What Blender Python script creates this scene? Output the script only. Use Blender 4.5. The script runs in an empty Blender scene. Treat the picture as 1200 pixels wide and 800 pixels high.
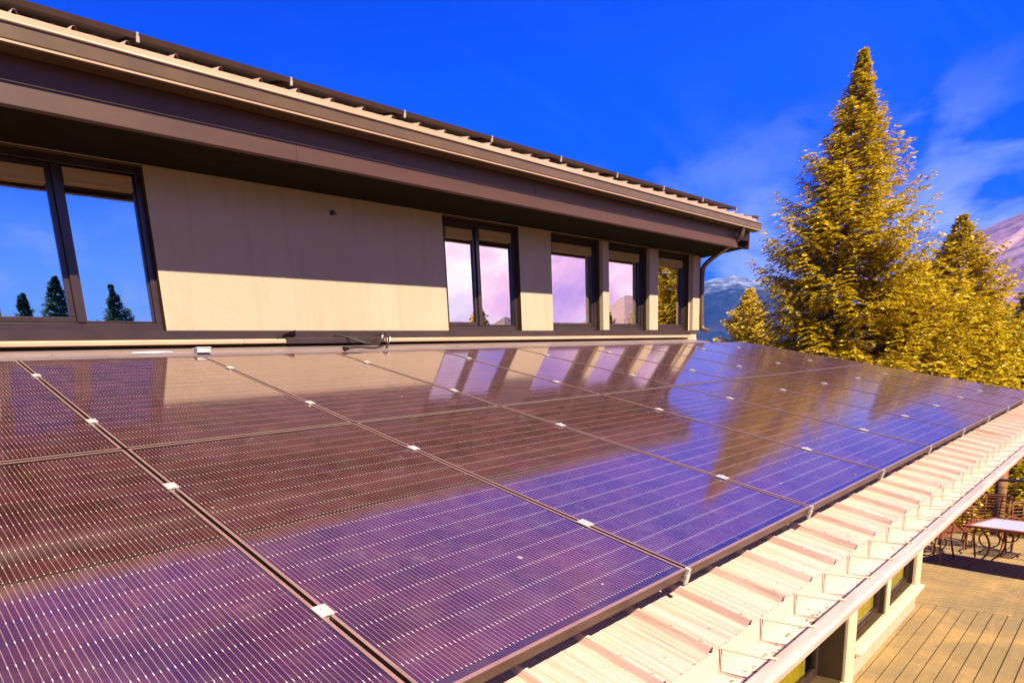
import bpy, math, random
from mathutils import Vector, Matrix, noise
R = math.radians
S = 0.295                       # pitch of both roofs
CS, SN = math.cos(S), math.sin(S)
DECK = -3.4
random.seed(7)
scene = bpy.context.scene
COL = scene.collection

# ------------------------------------------------------------------ materials
def new_mat(name):
    m = bpy.data.materials.new(name); m.use_nodes = True
    nt = m.node_tree; nt.nodes.clear()
    out = nt.nodes.new('ShaderNodeOutputMaterial')
    return m, nt, out
def N(nt, typ, **kw):
    n = nt.nodes.new(typ)
    for k, v in kw.items():
        if k in ('ins',):
            for a, b in v.items(): n.inputs[a].default_value = b
        else: setattr(n, k, v)
    return n
def L(nt, a, b): nt.links.new(a, b)
def math_(nt, op, a, b=None, c=None, clamp=False):
    n = nt.nodes.new('ShaderNodeMath'); n.operation = op; n.use_clamp = clamp
    for i, v in enumerate((a, b, c)):
        if v is None: continue
        if isinstance(v, (int, float)): n.inputs[i].default_value = v
        else: nt.links.new(v, n.inputs[i])
    return n.outputs[0]
def mixc(nt, fac, a, b, mode='MIX'):
    n = nt.nodes.new('ShaderNodeMix'); n.data_type = 'RGBA'; n.blend_type = mode
    if isinstance(fac, (int, float)): n.inputs[0].default_value = fac
    else: nt.links.new(fac, n.inputs[0])
    for i, v in ((6, a), (7, b)):
        if isinstance(v, (tuple, list)): n.inputs[i].default_value = (*v[:3], 1)
        else: nt.links.new(v, n.inputs[i])
    return n.outputs[2]
def ramp(nt, fac, stops):
    n = nt.nodes.new('ShaderNodeValToRGB'); e = n.color_ramp.elements
    while len(e) < len(stops): e.new(0.5)
    for i, (p, c) in enumerate(stops):
        e[i].position = p; e[i].color = (*c[:3], 1) if isinstance(c, tuple) else (c, c, c, 1)
    nt.links.new(fac, n.inputs[0]); return n.outputs[0]
def principled(nt, out, **kw):
    b = nt.nodes.new('ShaderNodeBsdfPrincipled')
    for k, v in kw.items():
        k = k.replace('_', ' ')
        if isinstance(v, (int, float, tuple)):
            b.inputs[k].default_value = (*v, 1) if isinstance(v, tuple) and len(v) == 3 else v
        else: nt.links.new(v, b.inputs[k])
    nt.links.new(b.outputs[0], out.inputs[0]); return b
def tex_noise(nt, vec, scale, detail=4, rough=.55, dist=0):
    n = nt.nodes.new('ShaderNodeTexNoise')
    n.inputs['Scale'].default_value = scale; n.inputs['Detail'].default_value = detail
    n.inputs['Roughness'].default_value = rough; n.inputs['Distortion'].default_value = dist
    if vec is not None: nt.links.new(vec, n.inputs['Vector'])
    return n.outputs['Fac']
def coords(nt, kind='Object', scale=None):
    t = nt.nodes.new('ShaderNodeTexCoord').outputs[kind]
    if scale:
        m = nt.nodes.new('ShaderNodeMapping'); m.inputs['Scale'].default_value = scale
        nt.links.new(t, m.inputs[0]); t = m.outputs[0]
    return t
def bump(nt, h, strength=.3, dist=.01):
    b = nt.nodes.new('ShaderNodeBump'); b.inputs['Strength'].default_value = strength
    b.inputs['Distance'].default_value = dist; nt.links.new(h, b.inputs['Height']); return b.outputs[0]

def simple(name, c1, c2=None, rough=.5, scale=6, metal=0, bmp=0, stretch=None, spec=.5, lo=.35, hi=.65):
    m, nt, out = new_mat(name)
    co = coords(nt, 'Object', stretch)
    f = tex_noise(nt, co, scale, 5)
    col = ramp(nt, f, [(lo, c1), (hi, c2 or tuple(x * .8 for x in c1))])
    kw = dict(Base_Color=col, Roughness=rough, Metallic=metal, Specular_IOR_Level=spec)
    if bmp: kw['Normal'] = bump(nt, tex_noise(nt, coords(nt, 'Object', stretch), scale * 8, 4), bmp, .004)
    principled(nt, out, **kw)
    return m

M = {}
# stucco: warm cream render, fine grain, faint stains
def mk_stucco(name, c1, c2):
    m, nt, out = new_mat(name)
    co = coords(nt)
    f = tex_noise(nt, co, 1.3, 6, .6); g = tex_noise(nt, co, 160, 3, .7)
    st = tex_noise(nt, coords(nt, 'Object', (9, 9, .5)), 1.2, 4)
    col = mixc(nt, ramp(nt, f, [(.35, 0.), (.7, 1.)]), c1, c2)
    col = mixc(nt, ramp(nt, st, [(.50, 0.), (.78, .5)]), col, tuple(x * .72 for x in c1))
    col = mixc(nt, .25, col, ramp(nt, g, [(.35, tuple(x * .6 for x in c1)), (.6, tuple(min(x * 1.15, 1) for x in c1))]))
    principled(nt, out, Base_Color=col, Roughness=.92, Specular_IOR_Level=.2, Normal=bump(nt, g, .8, .009))
    return m
M['stucco'] = mk_stucco('cream_stucco', (.50, .38, .255), (.55, .425, .30))
M['fascia'] = simple('brown_fascia_paint', (.082, .034, .022), (.062, .027, .018), rough=.5, scale=2.2, bmp=.12, stretch=(.6, 3, 3))
M['gutter_dark'] = simple('bronze_gutter_metal', (.12, .07, .035), (.09, .055, .03), rough=.35, scale=3)
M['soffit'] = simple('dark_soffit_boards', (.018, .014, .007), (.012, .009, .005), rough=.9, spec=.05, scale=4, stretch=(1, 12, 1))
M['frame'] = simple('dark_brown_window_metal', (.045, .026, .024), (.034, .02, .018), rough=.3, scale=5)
M['reveal'] = simple('dark_reveal_metal', (.075, .048, .02), (.055, .035, .015), rough=.7, scale=5, spec=.1)
M['blind'] = simple('tan_blind_cloth', (.42, .27, .10), (.36, .22, .08), rough=.8, scale=3, stretch=(1, 1, 40))
M['room'] = simple('dim_room', (.07, .055, .03), (.05, .04, .02), rough=.9)
M['trim'] = simple('cream_trim_paint', (.66, .52, .34), (.6, .46, .3), rough=.5, scale=4)
M['white'] = simple('white_plastic', (.78, .74, .7), (.7, .66, .6), rough=.4)
M['rubber'] = simple('black_cable', (.015, .012, .012), (.02, .015, .012), rough=.5)
M['clamp'] = simple('silver_clamp', (.78, .72, .66), (.7, .64, .58), rough=.32, metal=.5)
M['rust'] = simple('rusty_wrought_iron', (.26, .075, .018), (.16, .045, .014), rough=.6, scale=30, metal=.2)
M['rail'] = simple('dark_rail_steel', (.03, .03, .034), (.045, .04, .04), rough=.4, metal=.6)
M['bark'] = simple('orange_brown_bark', (.30, .13, .04), (.13, .06, .025), rough=.95, scale=9, bmp=.8, stretch=(1, 1, .25))
M['glow_sheet'] = simple('yellow_pane_glow', (.70, .58, .03), (.46, .42, .02), rough=.9, scale=2.5, stretch=(3, 3, .4))  # yellow glow of the lower panes put into the sheet's colour
M['white_board'] = simple('table_top_glass', (.48, .47, .5), (.44, .44, .48), rough=.12)

# pale metal roofing: chalky paint, long run-off streaks
def mk_roof():
    m, nt, out = new_mat('pale_metal_roofing')
    a = tex_noise(nt, coords(nt, 'Object', (60, 1.6, 1.6)), 1.0, 6, .7)
    b = tex_noise(nt, coords(nt, 'Object', (1, 1, 1)), 2.3, 5, .6)
    c = tex_noise(nt, coords(nt, 'Object', (170, 9, 9)), 1.0, 3, .6)
    col = mixc(nt, ramp(nt, a, [(.40, 0.), (.66, 1.)]), (.53, .38, .31), (.30, .175, .11))
    col = mixc(nt, ramp(nt, b, [(.3, 0.), (.75, .45)]), col, (.58, .43, .37))
    col = mixc(nt, ramp(nt, c, [(.6, 0.), (.75, .55)]), col, (.36, .2, .1))
    principled(nt, out, Base_Color=col, Roughness=.42, Metallic=.0, Specular_IOR_Level=.4, Normal=bump(nt, b, .12, .01))
    return m
M['roof'] = mk_roof()
def mk_gutter():
    m, nt, out = new_mat('white_gutter_metal')
    co = coords(nt)
    sep = N(nt, 'ShaderNodeSeparateXYZ'); L(nt, co, sep.inputs[0])
    n = tex_noise(nt, co, 7, 8, .75, .6)
    # silt settled in the trough toward its outer side: leaf dirt with ragged edge
    pos = math_(nt, 'MULTIPLY_ADD', sep.outputs[1], -9.0, -36.6)
    low = math_(nt, 'LESS_THAN', sep.outputs[2], 2.655)
    f = math_(nt, 'MULTIPLY', math_(nt, 'SUBTRACT', math_(nt, 'ADD', n, math_(nt, 'MULTIPLY', pos, .42)), .62), 7, clamp=True)
    f = math_(nt, 'MULTIPLY', f, low)
    col = mixc(nt, tex_noise(nt, coords(nt, 'Object', (.6, 8, 8)), 1.5, 4), (.60, .50, .43), (.50, .38, .31))
    col = mixc(nt, math_(nt, 'MULTIPLY', f, .75), col, (.38, .17, .07))
    principled(nt, out, Base_Color=col, Roughness=.42)
    return m
M['gutter'] = mk_gutter()
M['lip'] = simple('pinkish_gutter_lip', (.62, .42, .36), (.5, .3, .24), rough=.4, scale=3, stretch=(1, 10, 10))
M['flash'] = simple('grey_flashing', (.32, .24, .24), (.27, .2, .19), rough=.34, scale=2, metal=.4)
M['ledge'] = simple('tan_ledge_metal', (.50, .33, .22), (.43, .28, .18), rough=.38, scale=2)

# solar cells: dark laminate, thin bright ribbons, solder dashes, cell gaps
def mk_cells():
    m, nt, out = new_mat('solar_cells_under_glass')
    sep = N(nt, 'ShaderNodeSeparateXYZ'); L(nt, coords(nt), sep.inputs[0])
    x, y = sep.outputs[0], sep.outputs[1]
    PX, PY, RB = .1836, .0832, .0153
    def dist_line(v, pitch, off=0.0):
        a = math_(nt, 'DIVIDE', math_(nt, 'ADD', v, off), pitch)
        f = math_(nt, 'FRACT', math_(nt, 'ADD', a, 100.0))
        d = math_(nt, 'MINIMUM', f, math_(nt, 'SUBTRACT', 1.0, f))
        return math_(nt, 'MULTIPLY', d, pitch)
    ay = math_(nt, 'ABSOLUTE', y)
    yy = math_(nt, 'SUBTRACT', ay, .0075)
    dy = dist_line(yy, PY); dx = dist_line(x, PX); dr = dist_line(x, RB, RB / 2)
    gapx = math_(nt, 'LESS_THAN', dx, .0013)
    gapy = math_(nt, 'LESS_THAN', dy, .0008)
    rib = math_(nt, 'LESS_THAN', dr, .00055)
    # solder dash where ribbon crosses the half-cell gap
    dash = math_(nt, 'MULTIPLY', math_(nt, 'LESS_THAN', dr, .0010), math_(nt, 'LESS_THAN', dy, .0048))
    seam = math_(nt, 'LESS_THAN', ay, .0068)
    edge = math_(nt, 'MAXIMUM', math_(nt, 'GREATER_THAN', ay, .8405), math_(nt, 'GREATER_THAN', math_(nt, 'ABSOLUTE', x), .5515))
    # per cell tone
    cx = math_(nt, 'FLOOR', math_(nt, 'DIVIDE', x, PX)); cy = math_(nt, 'FLOOR', math_(nt, 'DIVIDE', y, PY))
    cmb = N(nt, 'ShaderNodeCombineXYZ'); L(nt, cx, cmb.inputs[0]); L(nt, cy, cmb.inputs[1])
    oi = N(nt, 'ShaderNodeObjectInfo'); L(nt, oi.outputs['Random'], cmb.inputs[2])
    wn = N(nt, 'ShaderNodeTexWhiteNoise'); L(nt, cmb.outputs[0], wn.inputs[0])
    base = mixc(nt, wn.outputs[0], (.036, .0120, .0105), (.066, .018, .019))
    n2 = tex_noise(nt, coords(nt), 4, 4)
    base = mixc(nt, ramp(nt, n2, [(.4, 0.), (.75, .7)]), base, (.060, .012, .036))
    base = mixc(nt, math_(nt, 'MAXIMUM', gapx, gapy), base, (.012, .008, .008))
    # ribbons wobble a little in brightness
    rbv = math_(nt, 'MULTIPLY', rib, math_(nt, 'MULTIPLY_ADD', tex_noise(nt, coords(nt, 'Object', (30, 2, 1)), 3, 2), .5, .35))
    base = mixc(nt, rbv, base, (.60, .38, .32))
    base = mixc(nt, math_(nt, 'MULTIPLY', dash, .8), base, (.85, .72, .6))
    dark = math_(nt, 'MAXIMUM', seam, edge)
    base = mixc(nt, dark, base, (.030, .014, .013))
    dust = tex_noise(nt, coords(nt, 'Object'), 9, 8, .7)
    base = mixc(nt, ramp(nt, dust, [(.45, 0.), (.9, .12)]), base, (.5, .35, .3))
    geo = N(nt, 'ShaderNodeNewGeometry')
    wm = tex_noise(nt, geo.outputs['Position'], 2.7, 10, .78, 1.5)
    base = mixc(nt, ramp(nt, wm, [(.60, 0.), (.68, .16)]), base, (.5, .36, .32))
    sp = tex_noise(nt, geo.outputs['Position'], 23, 2, .5)
    base = mixc(nt, ramp(nt, sp, [(.775, 0.), (.80, .6)]), base, (.7, .6, .5))
    rg = math_(nt, 'MULTIPLY_ADD', dust, .05, .055)
    b = principled(nt, out, Base_Color=base, Roughness=rg, IOR=3.1)
    b.inputs['Sheen Weight'].default_value = .05
    b.inputs['Sheen Roughness'].default_value = .35
    b.inputs['Sheen Tint'].default_value = (1, .66, .86, 1)
    return m
M['cells'] = mk_cells()
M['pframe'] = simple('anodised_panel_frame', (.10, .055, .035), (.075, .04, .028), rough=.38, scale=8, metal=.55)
M['pframe_glint'] = simple('panel_frame_top_glint', (.33, .19, .17), (.26, .15, .14), rough=.35, scale=8, metal=.3)  # glint along the frame's top lips put into a lighter colour
M['backsheet'] = simple('pale_backsheet', (.30, .26, .24), (.26, .22, .2), rough=.6)

# window glass: strongly reflecting coated pane, a little of the room shows
def mk_glass(name, mirror=.82, tint=(.9, .9, .92)):
    m, nt, out = new_mat(name)
    g = N(nt, 'ShaderNodeBsdfGlossy'); g.inputs['Roughness'].default_value = .0
    g.inputs['Color'].default_value = (*tint, 1)
    nb = bump(nt, tex_noise(nt, coords(nt), 2.2, 3), .022, .03); L(nt, nb, g.inputs['Normal'])
    t = N(nt, 'ShaderNodeBsdfTransparent'); t.inputs[0].default_value = (.8, .78, .7, 1)
    fr = N(nt, 'ShaderNodeFresnel'); fr.inputs[0].default_value = 1.6
    mx = N(nt, 'ShaderNodeMixShader')
    if mirror > .5: L(nt, math_(nt, 'MULTIPLY_ADD', fr.outputs[0], 1 - mirror, mirror, clamp=True), mx.inputs[0])
    else:
        lw = N(nt, 'ShaderNodeLayerWeight'); L(nt, math_(nt, 'MULTIPLY', math_(nt, 'POWER', lw.outputs['Facing'], 4.0), .4), mx.inputs[0])
    L(nt, t.outputs[0], mx.inputs[1]); L(nt, g.outputs[0], mx.inputs[2]); L(nt, mx.outputs[0], out.inputs[0])
    return m
M['glass'] = mk_glass('coated_window_glass')
M['glass_low'] = mk_glass('clear_window_glass', .02)

def mk_deck():
    m, nt, out = new_mat('weathered_deck_boards')
    co = coords(nt)
    a = tex_noise(nt, coords(nt, 'Object', (1.1, 9, 4)), 2.2, 7, .7)
    b = tex_noise(nt, co, 1.1, 5, .65, .5)
    sep = N(nt, 'ShaderNodeSeparateXYZ'); L(nt, co, sep.inputs[0])
    pl = math_(nt, 'FLOOR', math_(nt, 'DIVIDE', sep.outputs[1], .1424))
    wn = N(nt, 'ShaderNodeTexWhiteNoise', noise_dimensions='1D'); L(nt, pl, wn.inputs['W'])
    col = mixc(nt, ramp(nt, a, [(.3, 0.), (.7, 1.)]), (.27, .18, .078), (.185, .13, .062))
    col = mixc(nt, ramp(nt, b, [(.45, 0.), (.66, .85)]), col, (.40, .245, .085))
    col = mixc(nt, math_(nt, 'MULTIPLY', wn.outputs[0], .5), col, (.19, .135, .065))
    sp = tex_noise(nt, co, 26, 3, .5)
    col = mixc(nt, ramp(nt, sp, [(.68, 0.), (.75, .5)]), col, (.6, .45, .25))
    principled(nt, out, Base_Color=col, Roughness=.75, Specular_IOR_Level=.3, Normal=bump(nt, a, .3, .004))
    return m
M['deck'] = mk_deck()

def mk_leaf(name, c1, c2, c3):
    m, nt, out = new_mat(name)
    co = coords(nt)
    f = tex_noise(nt, co, .9, 3); g = tex_noise(nt, co, 7, 2)
    col = mixc(nt, ramp(nt, f, [(.35, 0.), (.65, 1.)]), c1, c2)
    col = mixc(nt, ramp(nt, g, [(.4, 0.), (.66, 1.)]), col, c3)
    d = N(nt, 'ShaderNodeBsdfDiffuse'); t = N(nt, 'ShaderNodeBsdfTranslucent')
    gl = N(nt, 'ShaderNodeBsdfGlossy'); gl.inputs['Roughness'].default_value = .45
    gl.inputs['Color'].default_value = (.9, .75, .4, 1)
    L(nt, col, d.inputs[0]); L(nt, col, t.inputs[0])
    mx = N(nt, 'ShaderNodeMixShader'); mx.inputs[0].default_value = .4
    L(nt, d.outputs[0], mx.inputs[1]); L(nt, t.outputs[0], mx.inputs[2])
    m2 = N(nt, 'ShaderNodeMixShader'); m2.inputs[0].default_value = .05
    L(nt, mx.outputs[0], m2.inputs[1]); L(nt, gl.outputs[0], m2.inputs[2])
    L(nt, m2.outputs[0], out.inputs[0]); return m
M['needle'] = mk_leaf('golden_green_needles', (.62, .42, .006), (.82, .58, .014), (.26, .21, .008))
M['needle_light'] = mk_leaf('pale_golden_needles', (.76, .56, .05), (.84, .66, .10), (.52, .38, .02))
M['needle_green'] = mk_leaf('green_needles', (.05, .16, .10), (.07, .20, .10), (.03, .10, .08))
M['needle_dark'] = mk_leaf('dark_olive_needles', (.36, .27, .006), (.50, .36, .010), (.19, .17, .008))

# ------------------------------------------------------------------ mesh tools
class MB:
    def __init__(s): s.v = []; s.f = []; s.mi = []
    def add(s, vs, fs, mi=0):
        o = len(s.v); s.v += [tuple(a) for a in vs]; s.f += [tuple(i + o for i in f) for f in fs]; s.mi += [mi] * len(fs); return s
    def box(s, a, b, mi=0, M4=None):
        (x0, y0, z0), (x1, y1, z1) = a, b
        vs = [(x0,y0,z0),(x1,y0,z0),(x1,y1,z0),(x0,y1,z0),(x0,y0,z1),(x1,y0,z1),(x1,y1,z1),(x0,y1,z1)]
        if M4: vs = [M4 @ Vector(v) for v in vs]
        return s.add(vs, [(0,3,2,1),(4,5,6,7),(0,1,5,4),(1,2,6,5),(2,3,7,6),(3,0,4,7)], mi)
    def tube(s, pts, r, n=8, mi=0, cap=True):
        pts = [Vector(p) for p in pts]
        rs = r if isinstance(r, (list, tuple)) else [r] * len(pts)
        o = len(s.v); up = Vector((0, 0, 1)); prev = None
        for i, p in enumerate(pts):
            d = (pts[min(i + 1, len(pts) - 1)] - pts[max(i - 1, 0)]).normalized()
            if prev is None:
                a = d.cross(up)
                if a.length < .01: a = d.cross(Vector((1, 0, 0)))
            else: a = prev - d * prev.dot(d)
            a.normalize(); prev = a.copy(); b = d.cross(a)
            for k in range(n):
                t = 2 * math.pi * k / n
                s.v.append(tuple(p + (a * math.cos(t) + b * math.sin(t)) * rs[i]))
        for i in range(len(pts) - 1):
            for k in range(n):
                k2 = (k + 1) % n
                s.f.append((o + i*n + k, o + i*n + k2, o + (i+1)*n + k2, o + (i+1)*n + k)); s.mi.append(mi)
        if cap:
            s.f.append(tuple(o + k for k in range(n))[::-1]); s.mi.append(mi)
            s.f.append(tuple(o + (len(pts)-1)*n + k for k in range(n))); s.mi.append(mi)
        return s
    def extrude_x(s, prof, x0, x1, closed=True, mi=0):
        n = len(prof); o = len(s.v)
        for x in (x0, x1):
            for (y, z) in prof: s.v.append((x, y, z))
        for k in range(n if closed else n - 1):
            k2 = (k + 1) % n
            s.f.append((o + k, o + k2, o + n + k2, o + n + k)); s.mi.append(mi)
        if closed:
            s.f.append(tuple(o + k for k in range(n))[::-1]); s.mi.append(mi)
            s.f.append(tuple(o + n + k for k in range(n))); s.mi.append(mi)
        return s
    def build(s, name, mat, parent=None, loc=None, smooth=False, bevel=0, local=False):
        me = bpy.data.meshes.new(name)
        off = Vector((0, 0, 0))
        if not local:
            q = parent
            while q is not None: off += q.location; q = q.parent
            if loc is not None: off += Vector(loc)
        me.from_pydata([tuple(Vector(v) - off) for v in s.v] if not local else s.v, [], s.f)
        for mt in (mat if isinstance(mat, (list, tuple)) else [mat]): me.materials.append(mt)
        for p_, i in zip(me.polygons, s.mi):
            p_.material_index = i; p_.use_smooth = smooth
        me.update()
        o = bpy.data.objects.new(name, me); COL.objects.link(o)
        if parent: o.parent = parent
        if loc is not None: o.location = loc
        if bevel:
            b = o.modifiers.new('bevel', 'BEVEL'); b.width = bevel; b.segments = 2; b.limit_method = 'ANGLE'
        return o
def tag(o, label=None, cat=None, group=None, kind=None):
    if label: o['label'] = label
    if cat: o['category'] = cat
    if group: o['group'] = group
    if kind: o['kind'] = kind
    return o
def empty(name, loc=(0, 0, 0), **kw):
    o = bpy.data.objects.new(name, None); COL.objects.link(o); o.location = loc; o.empty_display_size = .2
    return tag(o, **kw)
def copy_tree(o, parent=None):
    c = o.copy(); COL.objects.link(c); c.parent = parent
    for ch in [x for x in scene.objects if x.parent == o]: copy_tree(ch, c)
    return c
def wall_mesh(mb, x0, x1, z0, z1, y, th, ops, mi_rev=0):
    """front at y, back at y+th, with rectangular openings and their reveals"""
    xs = sorted({x0, x1, *[o[0] for o in ops], *[o[1] for o in ops]}); zs = sorted({z0, z1, *[o[2] for o in ops], *[o[3] for o in ops]})
    def inside(a, b): return any(o[0] - 1e-6 < a < o[1] + 1e-6 and o[2] - 1e-6 < b < o[3] + 1e-6 for o in ops)
    for i in range(len(xs) - 1):
        for j in range(len(zs) - 1):
            if inside((xs[i]+xs[i+1])/2, (zs[j]+zs[j+1])/2): continue
            a, b, c, d = xs[i], xs[i+1], zs[j], zs[j+1]
            mb.add([(a,y,c),(b,y,c),(b,y,d),(a,y,d)], [(0,1,2,3)])
            mb.add([(a,y+th,c),(b,y+th,c),(b,y+th,d),(a,y+th,d)], [(3,2,1,0)])
    for (a, b, c, d) in ops:
        mb.add([(a,y,c),(a,y,d),(a,y+th,d),(a,y+th,c)], [(0,1,2,3)], mi_rev)
        mb.add([(b,y,c),(b,y,d),(b,y+th,d),(b,y+th,c)], [(3,2,1,0)], mi_rev)
        mb.add([(a,y,c),(b,y,c),(b,y+th,c),(a,y+th,c)], [(3,2,1,0)], mi_rev)
        mb.add([(a,y,d),(b,y,d),(b,y+th,d),(a,y+th,d)], [(0,1,2,3)], mi_rev)
    mb.add([(x0,y,z0),(x0,y+th,z0),(x0,y+th,z1),(x0,y,z1)], [(0,1,2,3)][::1])
    mb.add([(x1,y,z0),(x1,y+th,z0),(x1,y+th,z1),(x1,y,z1)], [(3,2,1,0)])
    mb.add([(x0,y,z1),(x1,y,z1),(x1,y+th,z1),(x0,y+th,z1)], [(0,1,2,3)])

# ------------------------------------------------------------------ camera
cam_d = bpy.data.cameras.new('camera'); cam = bpy.data.objects.new('camera', cam_d); COL.objects.link(cam)
right = Vector((.768, -.635, -.087)).normalized(); fwd = Vector((.610, .765, -.207)); fwd = (fwd - right * fwd.dot(right)).normalized(); up = right.cross(fwd)
cam.matrix_world = Matrix(((right.x, up.x, -fwd.x, -.791), (right.y, up.y, -fwd.y, -2.558), (right.z, up.z, -fwd.z, .098), (0, 0, 0, 1)))
cam_d.sensor_width = 36; cam_d.lens = 36 * 726.5 / 1200
cam_d.shift_x = (600 - 443.6) / 1200; cam_d.shift_y = (623.4 - 400) / 1200
cam_d.clip_start = .05; cam_d.clip_end = 40000
scene.camera = cam

# ------------------------------------------------------------------ house
XL, XR = -3.2, 9.83
house = empty('house', (0, 2.15, DECK), label='cream stucco house with deep brown eaves and a pale metal roof carrying solar panels', cat='house')
YW = 2.15
OPS = [(-.03, 1.115, .74, 1.868), (4.13, 5.35, .74, 1.868), (5.96, 7.00, .745, 1.868), (7.15, 8.21, .745, 1.868), (8.46, 9.515, .745, 1.868)]
mb = MB(); wall_mesh(mb, XL, XR, .60, 1.90, YW, .26, OPS, 1)
mb.box((XL, YW + .262, .60), (XL + .2, 8, 1.9)); mb.box((XR - .2, YW + .262, .60), (XR, 8, 1.9))
# gable triangle at the far end
mb.add([(XR - .002, YW + .27, 1.89), (XR - .002, 8, 1.89), (XR - .002, 8, 3.9), (XR - .002, YW + .27, 2.25)], [(0, 1, 2, 3)])
mb.build('upper_wall', [M['stucco'], M['reveal']], house)
# slim posts beside the three narrow windows stand a little proud of the wall
for x0, x1 in ((7.003, 7.147), (8.213, 8.457), (9.56, 9.80)):
    MB().box((x0, YW - .05, .745), (x1, YW - .002, 1.84)).build('wall_post', M['stucco'], house, bevel=.004)
# dark rooms behind the glass
mb = MB()
mb.box((XL + .25, YW + 2.6, .55), (XR - .25, YW + 2.7, 1.9)); mb.box((XL + .25, YW + .28, .50), (XR - .25, YW + 2.7, .55))
mb.build('room_lining', M['room'], house)
# windows
def window(x0, x1, z0, z1, divs, yd=.10, glass='glass', par=house, yw=YW, fw=.05, blind=True, glow_sheet=False):
    y = yw + yd - .05; po = .018 if glow_sheet else 0
    mb = MB(); g = .003
    mb.box((x0+g, y, z0+g), (x1-g, y+.07, z0+fw+.012)); mb.box((x0+g, y, z1-fw), (x1-g, y+.07, z1-g))
    mb.box((x0+g, y, z0+fw+.013), (x0+fw, y+.07, z1-fw-.001)); mb.box((x1-fw, y, z0+fw+.013), (x1-g, y+.07, z1-fw-.001))
    edges = [x0 + fw] + divs + [x1 - fw]
    for d in divs: mb.box((d-.028, y-.006, z0+fw+.013), (d+.028, y+.069, z1-fw-.001))
    w = mb.build('window', M['frame'], par, bevel=.004)
    for i in range(len(edges) - 1):
        a = edges[i] + (.03 if i else .003); b = edges[i+1] - (.03 if i < len(edges) - 2 else .003)
        sw = .036 if i == 0 or len(divs) == 0 else .012
        za, zb = z0 + fw + .016, z1 - fw - .004
        sm = MB()
        sm.box((a, y+.012, za), (b, y+.056, za+sw)); sm.box((a, y+.012, zb-sw), (b, y+.056, zb))
        sm.box((a, y+.012, za+sw+.001), (a+sw, y+.056, zb-sw-.001)); sm.box((b-sw, y+.012, za+sw+.001), (b, y+.056, zb-sw-.001))
        sm.build('sash', M['frame'], w, bevel=.003)
        MB().box((a+sw-.004, y+.030-po, za+sw-.004), (b-sw+.004, y+.036-po, zb-sw+.004)).build('pane', M[glass], w)
        if blind:
            bm_ = MB(); bm_.box((a+sw+.005, y+.005, zb-sw-.085), (b-sw-.005, y+.026, zb-sw-.001))
            bm_.box((a+sw+.005, y+.001, zb-sw-.097), (b-sw-.005, y+.028, zb-sw-.086))
            bm_.build('blind', M['blind'], w)
        if glow_sheet:
            n = 14; cm = MB(); vs = []
            for k in range(n + 1):
                xx = a + sw + (b - a - 2 * sw) * (.005 + .99 * k / n); yy2 = y + .032 + .006 * math.sin(k * 2.3)
                vs += [(xx, yy2, z0 + .03), (xx, yy2, z1 - .03)]
            cm.add(vs, [(2*k, 2*k+2, 2*k+3, 2*k+1) for k in range(n)]).build('glow_sheet', M['glow_sheet'], w)
    return w
window(*OPS[0], [.54])
window(*OPS[1], [4.70])
for o in OPS[2:]: window(*o, [])
# small vent hook on the wall
mb = MB(); mb.tube([(2.75, YW - .001, 1.73), (2.75, YW - .03, 1.73)], [.022, .016], 10); mb.tube([(2.75, YW-.028, 1.732), (2.765, YW-.05, 1.71), (2.755, YW-.05, 1.70)], .005, 6)
mb.build('wall_hook', M['frame'], house)

# eaves
def RZ(y, off=0): return 2.215 + (y - 1.50) * math.tan(S) + off
EX = 10.22
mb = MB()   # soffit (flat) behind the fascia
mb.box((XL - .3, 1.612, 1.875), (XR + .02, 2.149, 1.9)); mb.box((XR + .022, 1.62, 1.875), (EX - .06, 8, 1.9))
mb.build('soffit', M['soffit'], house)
mb = MB(); mb.box((XL - .3, 1.58, 1.978), (4.9, 1.610, 2.19)); mb.box((4.904, 1.58, 1.978), (EX, 1.610, 2.19))
mb.build('upper_fascia_board', M['fascia'], house, bevel=.003)
mb = MB(); mb.box((XL - .3, 1.568, 1.85), (2.05, 1.611, 1.974)); mb.box((2.053, 1.568, 1.85), (6.2, 1.611, 1.974)); mb.box((6.203, 1.568, 1.85), (9.80, 1.611, 1.974))
mb.build('lower_fascia_board', M['fascia'], house, bevel=.003)
# rake board along the far gable edge
mb = MB(); n = 2
mb.add([(EX, 1.58, 1.86), (EX + .035, 1.58, 1.86), (EX + .035, 1.58, 2.2), (EX, 1.58, 2.2), (EX, 8, 1.86 + 6.42*math.tan(S)), (EX + .035, 8, 1.86 + 6.42*math.tan(S)), (EX + .035, 8, 2.2 + 6.42*math.tan(S)), (EX, 8, 2.2 + 6.42*math.tan(S))],
       [(0,1,2,3),(7,6,5,4),(0,4,5,1),(1,5,6,2),(2,6,7,3),(3,7,4,0)])
mb.build('rake_board', M['fascia'], house)
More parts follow.
